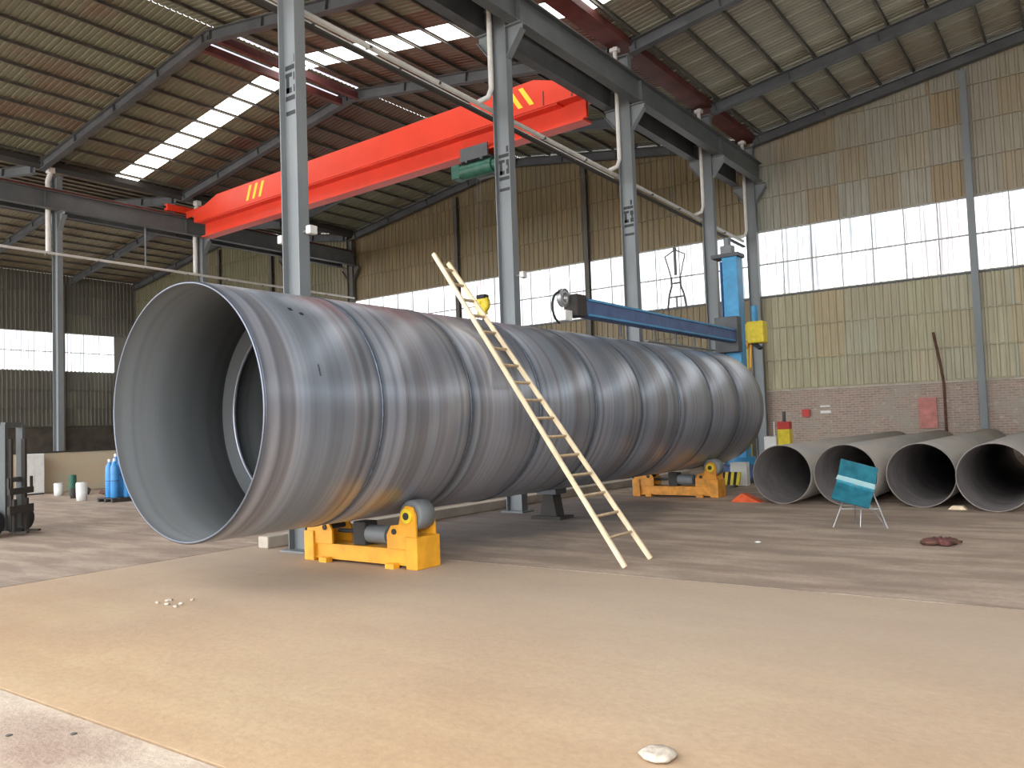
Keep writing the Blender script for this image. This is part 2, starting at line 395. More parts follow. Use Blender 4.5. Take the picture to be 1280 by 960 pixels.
def roof_z(x):
    d = min(abs(x - c) for c in (XM, XL, XM + 2 * HB + .02, XW)); return ZR - .06 + PITCH * d
def end_wall(name, x0, x1, low, high, base_mat, n=21):
    wd = (x1 - x0) / n; wl = struct(name, (x0, YE, 0))
    obj('masonry_base', MB().box((x0, YE, 0), (x1, YE + .3, 2.9)), base_mat, wl)
    obj('plinth_cap', MB().box((x0, YE - .05, 2.86), (x1, YE + .01, 2.93)), 'steel_dark' if base_mat == 'dark_brick' else 'kerb', wl)
    obj('backing', MB().box((x0, YE + .12, 2.9), (x1, YE + .2, 6.58)).prism([(x0, 9.12), (x1, 9.12), (x1, roof_z(x1)), ((x0 + x1) / 2, roof_z((x0 + x1) / 2)), (x0, roof_z(x0))], 1, YE + .12, YE + .2), 'outer', wl)
    rows = [(2.93, 4.05), (4.05, 5.3), (5.3, 6.55), (9.12, 10.4), (10.4, 11.65), (11.65, 12.9), (12.9, 14.2), (14.2, 15.5)]
    cache = {}
    for zi, (z0, z1) in enumerate(rows):
        for k in range(n):
            xa, xb = x0 + k * wd, x0 + (k + 1) * wd
            ha, hb = min(z1 + .05, roof_z(xa)) - z0, min(z1 + .05, roof_z(xb)) - z0
            if ha < .04 or hb < .04: continue
            mt = low if z0 < 9 else high
            key = (round(ha, 2), round(hb, 2), mt)
            if key not in cache: cache[key] = panel_mesh('cladding_sheet', wd, ha, hb, mt)
            o = bpy.data.objects.new('cladding_sheet', cache[key]); C.objects.link(o); o.parent = wl
            o.location = (xa - x0, -.005, z0)
    return wl
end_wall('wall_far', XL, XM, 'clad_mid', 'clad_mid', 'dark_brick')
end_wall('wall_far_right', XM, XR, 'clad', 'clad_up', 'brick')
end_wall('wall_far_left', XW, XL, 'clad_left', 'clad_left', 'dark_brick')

pane_me = bpy.data.meshes.new('pane')
_b = MB().box((.02, -.012, .02), (PW - .02, .012, 1.25))
pane_me.from_pydata([tuple(v) for v in _b.v], [], _b.f); pane_me.materials.append(M['pane']); pane_me.update()
def window_strip(name, x0, x1, n=21):
    wn = struct(name, (x0, YE, 6.55)); wd = (x1 - x0) / n
    fr = MB()
    for z in (6.55, 7.82, 9.1): fr.box((x0, YE - .03, z - .028), (x1, YE + .04, z + .028))
    for k in range(n + 1): fr.box((x0 + k * wd - .02, YE - .025, 6.55), (x0 + k * wd + .02, YE + .04, 9.1))
    obj('window_frame', fr, 'joint_grey', wn)
    obj('window_sill', MB().box((x0, YE - .06, 6.50), (x1, YE + .03, 6.56)), 'steel_dark', wn)
    for r in range(2):
        for k in range(n):
            o = bpy.data.objects.new('pane', pane_me); C.objects.link(o); o.parent = wn
            o.location = (k * wd, .01, r * 1.27); o.scale = (wd / PW, 1, 1)
window_strip('window_1', XM, XR); window_strip('window_2', XL, XM); window_strip('window_3', XW, XL)

def side_wall(name, x, face, y0, n, mt):
    """face +1: inner face looks +X"""
    y1 = y0 + n * PW; wl = struct(name, (x, y0, 0)); ya = YN
    xo = (x - .2, x - .12) if face > 0 else (x + .12, x + .2)
    obj('masonry_base', MB().box((min(x, x - face * .3), ya, 0), (max(x, x - face * .3), YE, 2.9)), 'dark_brick' if face > 0 else 'brick', wl)
    obj('backing', MB().box((xo[0], ya, 2.9), (xo[1], YE, 6.58)).box((xo[0], ya, 9.12), (xo[1], YE, 13.1)), 'outer', wl)
    me = panel_mesh('cladding_sheet', PW, PH + .05, PH + .05, mt)
    for z0 in (2.93, 4.1, 5.3, 9.12, 10.4, 11.65):
        for k in range(n):
            o = bpy.data.objects.new('cladding_sheet', me); C.objects.link(o); o.parent = wl
            o.rotation_euler = (0, 0, PI / 2 * face)
            o.location = (0, k * PW if face > 0 else (k + 1) * PW, z0)
    return wl
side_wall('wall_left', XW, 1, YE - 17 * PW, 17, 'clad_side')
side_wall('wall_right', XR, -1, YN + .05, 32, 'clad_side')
def side_window(name, x, face, y0, n):
    wn = struct(name, (x, y0, 6.55)); fr = MB()
    for z in (6.55, 7.82, 9.1): fr.cbox((x, y0 + n * PW / 2, z), (.06, n * PW, .05))
    for k in range(n + 1): fr.cbox((x, y0 + k * PW, 7.82), (.06, .03, 2.5))
    obj('window_frame', fr, 'joint_grey', wn)
    for r in range(2):
        for k in range(n):
            o = bpy.data.objects.new('pane', pane_me); C.objects.link(o); o.parent = wn; o.rotation_euler = (0, 0, PI / 2)
            o.location = (-face * .01, k * PW, r * 1.27)
side_window('window_4', XW, 1, YE - 1.6 - 15 * PW, 15)
obj('window_reveal', MB().box((XW - .2, YE - 1.6, 6.55), (XW, YE, 9.12)), 'clad_side', None, kind='structure').name = 'trim_2'
side_window('window_5', XR, -1, YN + .05, 32)

# ------------------------------------------------------------------ ROOF
def slope(name, xe, side, mt, y0=YN, skip_lights=False):
    """one roof slope from the valley or eave at xe up to its ridge"""
    cl = struct(name, (xe, y0, ZR)); ln = HB
    ribs = 5; prof = []; s_ = 1.0 / ribs
    for k in range(ribs): prof += [(k * s_, 0), (k * s_ + .6 * s_, 0), (k * s_ + .7 * s_, .03), (k * s_ + .9 * s_, .03)]
    prof += [(1.0, 0), (1.02, 0)]
    vs = [(0, y, z) for y, z in prof] + [(side * ln, y, z + PITCH * ln) for y, z in prof]; k_ = len(prof)
    meshes = {}
    for mm in (mt, 'roof_rust', 'sky_pane'):
        me = bpy.data.meshes.new('roof_sheet'); me.from_pydata(vs, [], [(i, i + 1, i + 1 + k_, i + k_) for i in range(k_ - 1)]); me.materials.append(M[mm]); me.update(); meshes[mm] = me
    for k in range(int(YE - y0) + 1):
        Y = y0 + k
        sky = (k == 21 or (k == 9 and side > 0 and xe > -20)) and not skip_lights  # the right bay's second strip is unseen, added to light the hall
        mm = 'sky_pane' if sky else mt
        if name in ('ceiling', 'ceiling.001') and 19 < Y < 24: mm = 'roof_rust'
        if name == 'ceiling.001' and 16 < Y < 20 and not sky: mm = 'roof_rust'
        o = bpy.data.objects.new('roof_light' if sky else 'roof_sheet', meshes[mm]); C.objects.link(o); o.parent = cl; o.location = (0, k, 0)  # roof_light also names the right bay's added, unseen strip
    for k in range(10):
        d = .5 + 1.1 * k; x = xe + side * d; z = ZR + PITCH * d - .012
        h_ = .15 if xe + side * 5 > XM else .09
        mb = MB().box((x - .03, y0, z - h_), (x - .018, YE, z)).box((x - .03, y0, z - h_ - .01), (x + .03, YE, z - h_)).box((x - .03, y0, z - .012), (x + .03, YE, z))
        obj('purlin', mb, 'purlin', cl)
    u = Vector((-side * PITCH, 0, 1)).normalized()
    for Y in FR:
        Yr = Y if Y < 31 else YE - .32
        a = Vector((xe + side * .2, Yr, ZR + PITCH * .2 - .19)) - u * .19; b = Vector((xe + side * ln, Yr, ZR + PITCH * ln - .19)) - u * .19
        mb = ibeam(MB(), a, b, .36, .24, up=u)
        for t_ in (.02, .25, .5, .75, .98):
            c_ = a.lerp(b, t_); mb.bar(c_ - u * .16, c_ + u * .16, .2, .012, (1, 0, 0))
        obj('rafter', mb, 'rafter', cl)
    return cl
c_left = slope('ceiling', XL, 1, 'roof_mid'); slope('ceiling.001', XM, -1, 'roof_mid')
c_right = slope('ceiling.002', XM, 1, 'roof_right'); slope('ceiling.003', XR, -1, 'roof_right')
slope('ceiling.004', XL, -1, 'roof_left', 8.8, True); slope('ceiling.005', XW, 1, 'roof_left', 8.8, True)

# ridge boards with daylight slots over the middle bay
rg = struct('trim_3', (XM - HB, YN, 14.3))
for s_ in (-1, 1):
    x = XM - HB + s_ * .42
    obj('ridge_board', MB().box((x - .03, 14.9, 14.08), (x + .03, 20.7, 14.30)).box((x - .09, 14.9, 14.03), (x + .09, 20.7, 14.06)), 'redlead', rg)
    obj('ridge_slot', MB().box((x + s_ * .12 - .035, 15.0, 14.40), (x + s_ * .12 + .035, 20.6, 14.42)), 'slot', rg)

# valley gutters
for x, ya, par, mm in ((XM, YN, c_right, 'redlead'), (XL, 8.8, c_left, 'mud')):
    mb = MB().box((x - .30, ya, 12.68), (x + .30, YE - .02, 12.71)).box((x - .30, ya, 12.71), (x - .28, YE - .02, 12.9)).box((x + .28, ya, 12.71), (x + .30, YE - .02, 12.9))
    obj('valley_gutter', mb, mm, par)

# ------------------------------------------------------------------ COLUMNS
def stencil(x, yf, parent):
    """the black stencilled mark near the top of the web, as it reads in the photograph"""
    mb = MB(); u0 = x - .18; W = .36
    for (a, b, z0, z1) in [(.04, .96, 7.99, 8.07), (.04, .5, 7.87, 7.94), (.10, .30, 7.60, 7.87), (.60, .94, 7.80, 7.93), (.70, .84, 7.72, 7.80), (.60, .94, 7.60, 7.72),
                           (.08, .46, 7.60, 7.69), (.04, .96, 7.47, 7.55), (.04, .96, 7.22, 7.29), (.64, .80, 8.10, 8.24)]:
        mb.box((u0 + a * W, yf - .003, z0), (u0 + b * W, yf, z1))
    return obj('stencil_mark', mb, 'paint_black', parent)
def column(x, y, label, name='steel_column', write=False, corbels=(-1, 1), lamp=None, top=12.4, mt='steel', group=None):
    t_ = thing(name, label, 'column', (x, y, 0), group)
    mb = MB()
    for s_ in (-1, 1): mb.box((x + s_ * .2 - .009, y - .11, .03), (x + s_ * .2 + .009, y + .11, top))
    mb.box((x - .191, y - .006, .03), (x + .191, y + .006, top))
    obj('shaft', mb, mt, t_)
    obj('base_plate', MB().box((x - .3, y - .22, 0), (x + .3, y + .22, .03)), mt, t_)
    obj('cap_plate', MB().box((x - .26, y - .17, top), (x + .26, y + .17, top + .02)), mt, t_)
    for s_ in corbels:
        a = x + s_ * .21
        mb = MB().prism([(a, 10.93), (x + s_ * .62, 10.93), (x + s_ * .62, 10.80), (a, 10.25)], 1, y - .009, y + .009)
        mb.box((min(a, x + s_ * .62), y - .11, 10.925), (max(a, x + s_ * .62), y + .11, 10.945))
        mb.bar((a, y, 10.24), (x + s_ * .63, y, 10.79), .2, .014, (0, 0, 1))
        obj('corbel', mb, mt, t_)
        obj('beam_tie', MB().box((min(a, x + s_ * .40), y - .06, 11.45), (max(a, x + s_ * .40), y + .06, 11.5)), mt, t_)
    if write: stencil(x, y - .006, t_)
    for (z, s_) in (lamp or []):
        l_ = obj('lamp_bracket', MB().bar((x + s_ * .21, y, z), (x + s_ * .36, y, z), .04, .04), 'steel', t_)
        obj('floodlight', MB().box((x + s_ * .36 - .02, y - .08, z - .07), (x + s_ * .36 + .09, y + .08, z + .07)), 'pvc', t_, bevel=.015)
    return t_
mid = ['nearest grey steel column of the front row, rising behind the open end of the big pipe',
       'second grey steel column of the front row, behind the top of the ladder',
       'third grey steel column of the front row, where the long blue boom crosses it',
       'fourth grey steel column of the front row, just left of the light blue mast',
       'last grey steel column of the front row, against the end wall beside the yellow unit']
column(XM, 2.8, 'grey steel column of the front row standing nearest to the open front of the hall')
for y, lb in zip(FR[2:], mid):
    wr = y < 22
    column(XM, y, lb, write=wr, lamp=[(5.2, 1), (5.15, -1)] if y < 10 else ([(5.25, 1)] if y < 16 else None))
left = ['slim grey column of the far left row, in front of the bright side windows', 'grey column of the far left row, seen above the rim of the pipe mouth',
        'grey column of the far left row, hidden behind the nearest front column', 'dark corner column of the far left row at the end wall']
for y, lb in zip((15.5, 21.9, 26.8, 31.1), left):
    column(XL, y, lb, mt='steel' if y < 25 else 'girt')

# posts of the gable wall
for x, lb, mt in ((XM + 7.45, 'grey post on the end wall right of the pipe stack windows', 'steel'), (XM - 7.5, 'dark maroon post on the end wall between second and third columns', 'girt'),
              (XM - 14.95, 'dark post on the end wall left of the second column, behind the ladder top', 'girt'),
              (XL - 7.0, 'dark post on the end wall seen left of the nearest column, under the crane beam', 'girt'), (XL - 12.2, 'dark post on the end wall seen above the left rim of the pipe', 'girt')):
    t_ = thing('wall_post', lb, 'post', (x, YE - .16, 0)); zt = roof_z(x) - .62
    mb = MB()
    for s_ in (-1, 1): mb.box((x - .11, YE - .16 + s_ * .09 - .006, .02), (x + .11, YE - .16 + s_ * .09 + .006, zt))
    mb.box((x - .006, YE - .244, .02), (x + .006, YE - .076, zt)); obj('shaft', mb, mt, t_)
    obj('base_plate', MB().box((x - .16, YE - .27, 0), (x + .16, YE - .055, .02)), mt, t_)
for k, y in enumerate((26.2, 21.0)):
    x = XW + .2; t_ = thing('wall_post', 'dark post on the left side wall, %s' % ('splitting the bright side windows' if k == 0 else 'at the far left edge of the picture'), 'post', (x, y, 0)); mb = MB()
    for s_ in (-1, 1): mb.box((x + s_ * .12 - .006, y - .12, .02), (x + s_ * .12 + .006, y + .12, 12.3))
    mb.box((x - .12, y - .006, .02), (x + .12, y + .006, 12.3)); obj('shaft', mb, 'girt', t_)
    obj('base_plate', MB().box((x - .16, y - .16, 0), (x + .16, y + .16, .02)), 'girt', t_)

# ------------------------------------------------------------------ CRANE RUNWAYS
def runway(x, y0, label, mt='steel'):
    t_ = thing('runway_beam', label, 'beam', (x, y0, 10.945))
    mb = ibeam(MB(), (x, y0, 11.30), (x, YE - .5, 11.30), .70, .28, .025, .014)
    obj('girder', mb, mt, t_)
    for y in [f for f in FR if f > y0 + .2 and f < 31]:
        obj('stiffener', MB().box((x - .12, y - .008, 10.99), (x - .008, y + .008, 11.6)).box((x + .008, y - .008, 10.99), (x + .12, y + .008, 11.6)), mt, t_)
    obj('crane_rail', MB().box((x - .06, y0, 11.65), (x + .06, YE - .5, 11.665)).box((x - .012, y0, 11.665), (x + .012, YE - .5, 11.73)).box((x - .035, y0, 11.73), (x + .035, YE - .5, 11.765)), 'redlead', t_)
    return t_
runway(XM + .45, YN, 'grey crane runway beam on the right side of the front columns with a maroon rail', 'beam')
runway(XM - .45, YN, 'dark grey crane runway beam on the left side of the front columns', 'steel_dark')
runway(XL + .45, 8.8, 'grey crane runway beam on the far left columns carrying the left end of the red crane', 'beam')
runway(XL - .45, 8.8, 'grey crane runway beam on the outer side of the far left columns', 'steel_dark')

# ------------------------------------------------------------------ OVERHEAD CRANE
YC = 20.6
cr = thing('overhead_crane', 'long bright red overhead crane spanning the middle bay with yellow stripes near both ends', 'crane', (XM - HB, YC, 11.765))
xl, xr = -31.7, -11.42
prof = [(xl + .1, 11.25), (xl + .1, 11.62), (-29.8, 12.15), (-13.1, 12.15), (xr, 11.62), (xr, 11.25)]
obj('girder', MB().prism(prof, 1, YC - .42, YC + .42), 'crane', cr, bevel=.02)
mb = MB(); mb.prism([(xl + .4, 11.25), (xr - .1, 11.25), (xr - .1, 10.72), (-13, 10.62), (-31, 10.62), (xl + .4, 10.72)], 1, YC - .05, YC + .05)
mb.prism([(-31.4, 11.25), (-12.3, 11.25), (-12.3, 11.2), (-31.4, 11.2)], 1, YC - .38, YC + .38)
obj('web', mb, 'crane', cr)
obj('bottom_flange', MB().box((xl + .4, YC - .24, 10.58), (xr - .1, YC + .24, 10.64)), 'crane', cr)
for x in (XL + .45, XM - .45):
    ec = obj('end_carriage', MB().box((x - .12, YC - 1.15, 11.84), (x + .12, YC + 1.15, 12.14)), 'crane', cr, bevel=.02)
    for s_ in (-1, 1):
        obj('wheel', MB().tube((x - .05, YC + s_ * .85, 11.90), (x + .05, YC + s_ * .85, 11.90), .13, 20), 'steel_dark', ec)
        obj('buffer', MB().tube((x, YC + s_ * 1.15, 12.0), (x, YC + s_ * 1.28, 12.0), .05, 12), 'black', ec)
    a, b = (xl - .8, -30.6) if x < -20 else (-12.4, XM - .55)
    obj('joint_plate', MB().box((min(a, b), YC - .3, 11.86), (max(a, b), YC + .3, 11.90)).box((min(a, b) + .1, YC - .3, 11.6), (max(a, b) - .35, YC - .27, 11.87)), 'crane', cr)
def stripes(xc, lean):
    for k in range(3):
        x = xc + k * .42
        mb = MB().prism([(x, 11.42), (x + .17, 11.42), (x + .17 + lean, 12.02), (x + lean, 12.02)], 1, YC - .425, YC - .421)
        obj('stripe', mb, 'stripe', cr)
stripes(-14.1, -.4); stripes(-27.7, .25)
for x in (-12.75, -11.75): obj('joint_strip', MB().box((x - .02, YC - .43, 11.27), (x + .02, YC - .42, 11.7)), 'redlead', cr)
cr.rotation_euler = (0, 0, -.04)
YC = 20.35
# hoist under the girder
XH = -15.6
ho = thing('electric_hoist', 'dark green electric hoist hanging under the red crane girder behind the second column', 'hoist', (XH, YC, 10.58))
obj('trolley', MB().box((XH - .55, YC - .34, 10.42), (XH + .55, YC - .28, 10.78)).box((XH - .55, YC + .28, 10.42), (XH + .55, YC + .34, 10.78)).box((XH - .55, YC - .34, 10.36), (XH + .55, YC + .34, 10.42)), 'steel_dark', ho)
for s_ in (-1, 1):
    for q in (-1, 1): obj('trolley_wheel', MB().tube((XH + s_ * .38, YC + q * .14, 10.70), (XH + s_ * .38, YC + q * .28, 10.70), .065, 16), 'steel_dark', ho)
obj('drum', MB().tube((XH - .62, YC - .1, 10.1), (XH + .62, YC - .1, 10.1), .24, 24), 'green', ho, bevel=.01)
obj('motor', MB().tube((XH + .62, YC - .1, 10.1), (XH + 1.02, YC - .1, 10.1), .18, 20), 'green', ho)
obj('gearbox', MB().box((XH - .95, YC - .32, 9.88), (XH - .62, YC + .12, 10.33)), 'green', ho, bevel=.03)
obj('control_box', MB().box((XH - .3, YC + .18, 9.9), (XH + .35, YC + .36, 10.34)), 'steel', ho)
for k in (-.3, .3): obj('strap', MB().bar((XH + k, YC - .1, 10.3), (XH + k, YC - .1, 10.38), .5, .08), 'steel_dark', ho)
for s_ in (-.07, .07): obj('wire_rope', MB().tube((XH + s_, YC - .12, 9.86), (XH + s_, YC - .12, 6.0), .008, 6), 'steel_dark', ho)
hk = thing('hook_block', 'yellow hook block with dark top hanging above the pipe beside the ladder', 'hook', (XH, YC - .12, 5.3))
obj('sheave_cover', MB().lathe([(-.09, .01), (-.09, .24), (-.05, .27), (.05, .27), (.09, .24), (.09, .01)], (XH, YC - .12, 5.76), 'y', 28), 'yellow2', hk)
obj('top_guard', MB().box((XH - .17, YC - .24, 5.93), (XH + .17, YC, 6.06)), 'black', hk, bevel=.02)
obj('body', MB().box((XH - .14, YC - .2, 5.42), (XH + .14, YC - .04, 5.64)), 'yellow2', hk, bevel=.02)
obj('hook', MB().path([(XH, YC - .12, 5.43), (XH, YC - .12, 5.26), (XH + .09, YC - .12, 5.16), (XH + .08, YC - .12, 5.03), (XH - .03, YC - .12, 4.98), (XH - .11, YC - .12, 5.06)], .03, 8), 'steel_dark', hk)

# lifting tongs seen against the window
tx, ty = -11.98, 26.8
tg = thing('lifting_tongs', 'dark scissor shaped lifting tongs hanging on a rope against the window above the boom', 'tongs', (tx, ty, 5.8))
obj('rope', MB().tube((tx, ty, 12.56), (tx, ty, 7.98), .012, 6), 'steel_dark', tg)
obj('link', MB().tube((tx, ty - .04, 7.98), (tx, ty + .04, 7.98), .06, 12), 'steel_dark', tg)
def V3(dx, z): return (tx + dx, ty, z)
for s_ in (-1, 1):
    obj('upper_arm', MB().path([V3(0, 7.95), V3(s_ * .38, 7.75), V3(s_ * .26, 7.3), V3(s_ * .17, 6.95), V3(s_ * .17, 6.7)], .028, 6), 'steel', tg)
    obj('lower_arm', MB().path([V3(s_ * .17, 6.98), V3(s_ * .17, 6.66), V3(s_ * .28, 6.35), V3(s_ * .36, 5.82)], .038, 6), 'steel_dark', tg)
obj('cross_bar', MB().bar(V3(-.2, 6.76), V3(.2, 6.76), .05, .05), 'steel_dark', tg)
obj('cross_bar', MB().bar(V3(-.3, 6.27), V3(.3, 6.27), .05, .05), 'steel_dark', tg)
obj('centre_bar', MB().bar(V3(0, 7.95), V3(0, 7.05), .06, .08, (1, 0, 0)), 'steel_dark', tg)
obj('lower_bar', MB().bar(V3(0, 6.27), V3(0, 5.85), .04, .04, (1, 0, 0)), 'steel_dark', tg)

# ------------------------------------------------------------------ RAINWATER PIPES
def collector(x, pts, label, r=.055, double=False):
    t_ = thing('drain_pipe', label, 'pipe', pts[0]); obj('pipe_run', MB().path(pts, r, 10), 'pvc', t_)
    n = int((pts[-1][1] - pts[0][1]) / 2)
    for k in range(1, n):
        f = k / n; p = Vector(pts[0]).lerp(Vector(pts[-1]), f)
        obj('clip', MB().cbox((p.x, p.y, p.z - .07), (.16, .04, .05)), 'steel_dark', t_)
    return t_
xc = XM - .33
collector(xc, [(xc, 2.9, 9.52), (xc, 8.9, 9.30), (xc, 14.8, 9.16), (xc, 20.8, 9.02), (xc, 26.8, 8.88), (xc, 31.0, 8.78)], 'long pale drain pipe running along the front columns under the crane beams, upper one')
collector(xc, [(xc + .02, 2.9, 9.35), (xc + .02, 8.9, 9.14), (xc + .02, 14.8, 9.0), (xc + .02, 20.5, 8.87)], 'thinner pale pipe running just below the long drain pipe at the front columns', .035)
obj_ = obj('cable_rail', MB().bar((xc + .03, 2.9, 9.22), (xc + .03, 31.0, 8.56), .12, .05), 'mud', None, (xc, 2.9, 9.22))
tag(obj_, 'dark angle rail running beneath the pale drain pipes of the front columns', 'rail')
collector(XL, [(XL + .3, 8.9, 9.27), (XL + .3, 31.0, 9.2)], 'single pale pipe running along the far left columns down towards the pipe mouth')
for k, y in enumerate((8.8, 14.8, 20.8, 26.8, 31.0)):
    yy = y - .34; x = XM - .06; lb = ['by the nearest front column, above the frame', 'beside the second front column', 'ending in an elbow beside the third front column',
                      'ending in an elbow beside the fourth front column', 'on the last front column by the end wall'][k]
    t_ = thing('downpipe', 'white vertical downpipe %s' % lb, 'pipe', (x, yy, 8.9))
    zc = 9.30 - .0235 * (y - 8.8) - .02
    obj('pipe_run', MB().path([(x, yy, 12.62), (x, yy, zc + .35), (x - .05, yy - .06, zc + .15), (xc + .02, yy - .16, zc + .06)], .06, 12), 'pvc', t_)
    obj('hopper', MB().box((x - .12, yy - .1, 12.48), (x + .12, yy + .1, 12.58)), 'pvc', t_)
for k, y in enumerate((15.5, 21.9)):
    x = XL + .12; yy = y - .36; t_ = thing('downpipe', 'pale vertical downpipe on the far left row, ' + ('by the side windows' if k == 0 else 'crossing the left end of the red crane'), 'pipe', (x, yy, 9.3))
    obj('pipe_run', MB().path([(x + .12, yy, 12.6), (x + .12, yy, 12.4), (x - .08, yy, 12.15), (x - .08, yy, 9.34)], .1, 12), 'pvc', t_)
    obj('hopper', MB().box((x, yy - .12, 12.42), (x + .26, yy + .12, 12.62)), 'white', t_)
t_ = thing('hanger_rod', 'thin grey rod hanging between the left crane beam and the pale pipe', 'rod', (XL + .3, 19.0, 9.3))
obj('rod', MB().tube((XL + .3, 19.0, 9.30), (XL + .3, 19.0, 10.94), .035, 8), 'steel', t_)

# ------------------------------------------------------------------ BIG PIPE
PX, PZ, PR, PY0 = -8.74, 2.20, 1.54, 5.5
bp_ = thing('steel_pipe', 'huge grey rolled steel pipe lying on yellow rollers with its open mouth towards the left', 'pipe', (PX, PY0, PZ))
CAN = 1.755
for k in range(9):
    a = PY0 + CAN * k; b = a + CAN
    jr = [0, .004, -.003, .002, .005, -.002, .003, 0, -.004][k]
    g_ = .006
    # outer skin and inner skin carry different materials: shell outside, lining inside
    mb = MB().lathe([(g_, PR - .018), (g_, PR + jr - .004), (g_ + .01, PR + jr), (CAN - g_ - .01, PR + jr), (CAN - g_, PR + jr - .004), (CAN - g_, PR - .018)], (PX, a, PZ), 'y', 128)
    sec = obj('pipe_section', mb, 'pipe', bp_)
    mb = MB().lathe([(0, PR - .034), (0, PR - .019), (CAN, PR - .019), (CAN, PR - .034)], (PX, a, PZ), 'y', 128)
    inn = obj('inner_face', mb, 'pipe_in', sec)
    if k:
        obj('weld_seam', MB().lathe([(-.022, PR - .01), (-.012, PR + .008), (0, PR + .011), (.012, PR + .008), (.022, PR - .01)], (PX, a, PZ), 'y', 128), 'seam', bp_)
    # the can's own lengthwise weld, each turned to another place
    th = (2.2, 3.35, 2.7, 2.1, 3.1, 2.5, 4.0, 2.0, 2.8)[k]
    cx, cz = PX + (PR + .001) * math.cos(th), PZ + (PR + .001) * math.sin(th)
    obj('long_weld', MB().bar((cx, a + .03, cz), (cx, b - .03, cz), .035, .016, (math.cos(th), 0, math.sin(th))), 'seam', bp_)
obj('rim_bevel', MB().lathe([(-.004, PR - .034), (-.012, PR - .020), (0.004, PR - .001), (.006, PR - .03)], (PX, PY0, PZ), 'y', 128), 'pipe', bp_)
obj('stiffener_ring', MB().lathe([(-.02, PR - .035), (-.02, 1.25), (-.014, 1.243), (.014, 1.243), (.02, 1.25), (.02, PR - .035)], (PX, 7.1, PZ), 'y', 128, False), 'pipe_in', bp_)
obj('ring_edge', MB().lathe([(-.028, 1.262), (-.028, 1.238), (.02, 1.238), (.02, 1.242), (-.022, 1.244), (-.022, 1.262)], (PX, 7.1, PZ), 'y', 128), 'pipe', bp_)
for (y, z, a_, b_) in ((6.30, 3.38, .05, .05), (6.42, 3.33, .05, .04)):
    nx = math.sqrt(max(0, PR ** 2 - (z - PZ) ** 2)); n_ = Vector((nx, 0, z - PZ)).normalized(); c_ = Vector((PX, y, PZ)) + n_ * (PR + .003)
    obj('chalk_mark', MB().bar(c_ - Vector((0, a_ / 2, 0)), c_ + Vector((0, a_ / 2, 0)), b_, .006, n_), 'black', bp_)
z = 2.62; nx = math.sqrt(PR ** 2 - (z - PZ) ** 2); n_ = Vector((nx, 0, z - PZ)).normalized()
tv = Vector((-n_.z, 0, n_.x)); c_ = Vector((PX, 6.3, PZ)) + n_ * (PR + .002)
obj('chalk_mark', MB().bar(c_ - tv * .07, c_ + tv * .07, .02, .006, n_), 'seam', bp_)

# ------------------------------------------------------------------ ROLLER BEDS
def roller_bed(y, label, tint='yellow'):
    t_ = thing('roller_bed', label, 'pipe roller', (PX, y, 0))
    th = math.radians(33); rr = .21; dx = (PR + rr + .012) * math.sin(th); zc = PZ - (PR + rr + .012) * math.cos(th)
    xo = dx + .15
    fr = MB()
    for q in (-.15, .15):
        fr.box((PX - xo, y + q - .03, .05), (PX + xo - .02, y + q + .03, .25))
    fr.box((PX - xo, y - .19, .235), (PX + xo - .02, y + .19, .26)).box((PX - xo, y - .19, .04), (PX + xo - .02, y + .19, .065))
    obj('base_frame', fr, tint, t_)
    for s_ in (-1, 1):
        x = PX + s_ * dx
        a, b = x - s_ * .02, x + s_ * .19
        obj('end_block', MB().prism([(min(a, b), 0.0), (max(a, b), 0.0), (max(a, b), .44), (min(a, b), .44)], 1, y - .24, y + .24), tint, t_, bevel=.012)
        for q in (-.19, .19):
            pts = [(x - s_ * .40, .26), (x + s_ * .16, .26), (x + s_ * .14, zc + .02), (x + s_ * .09, zc + .12), (x - s_ * .03, zc + .14), (x - s_ * .12, zc + .06), (x - s_ * .17, .60), (x - s_ * .32, .58), (x - s_ * .40, .46)]
            obj('cheek_plate', MB().prism(pts[:: s_], 1, y + q - .02, y + q + .02), tint, t_, bevel=.006)
            obj('bearing', MB().tube((x, y + q - .045, zc), (x, y + q + .045, zc), .10, 20), 'yellow2', t_)
        rl = obj('roller', MB().lathe([(-.15, .03), (-.15, rr - .03), (-.13, rr), (.13, rr), (.15, rr - .03), (.15, .03)], (x, y, zc), 'y', 40), 'steel' if s_ > 0 else 'black', t_)
        obj('axle', MB().tube((x, y - .25, zc), (x, y + .25, zc), .05, 14), 'mud', rl)
        obj('idler_pin', MB().tube((x - s_ * .25, y - .23, .50), (x - s_ * .25, y + .23, .50), .04, 12), 'mud', t_)
        obj('foot', MB().box((PX + s_ * .68 - .08, y - .30, 0), (PX + s_ * .68 + .08, y - .18, .07)), tint, t_)
    obj('drive_motor', MB().tube((PX + .05, y - .02, .42), (PX + .45, y - .02, .42), .13, 20), 'steel', t_)
    obj('gearbox', MB().box((PX - .2, y - .13, .26), (PX + .05, y + .13, .60)), 'mud', t_, bevel=.02)
    obj('drive_shaft', MB().tube((PX - .75, y + .1, .42), (PX - .2, y + .1, .42), .03, 10), 'steel_dark', t_)
    return t_
roller_bed(8.45, 'bright yellow roller bed on the floor under the near end of the big pipe')
roller_bed(19.1, 'dull orange roller bed on the floor under the far end of the big pipe', 'yellow_worn')
jk = thing('support_stand', 'dark steel support stand on the floor beneath the middle of the big pipe', 'stand', (PX - .5, 14.0, 0))
obj('stand_base', MB().box((PX - .8, 13.75, 0), (PX - .1, 14.25, .06)), 'mud', jk)
obj('stand_post', MB().prism([(PX - .65, .06), (PX - .25, .06), (PX - .33, .5), (PX - .57, .5)], 1, 13.85, 14.15), 'mud', jk, bevel=.01)
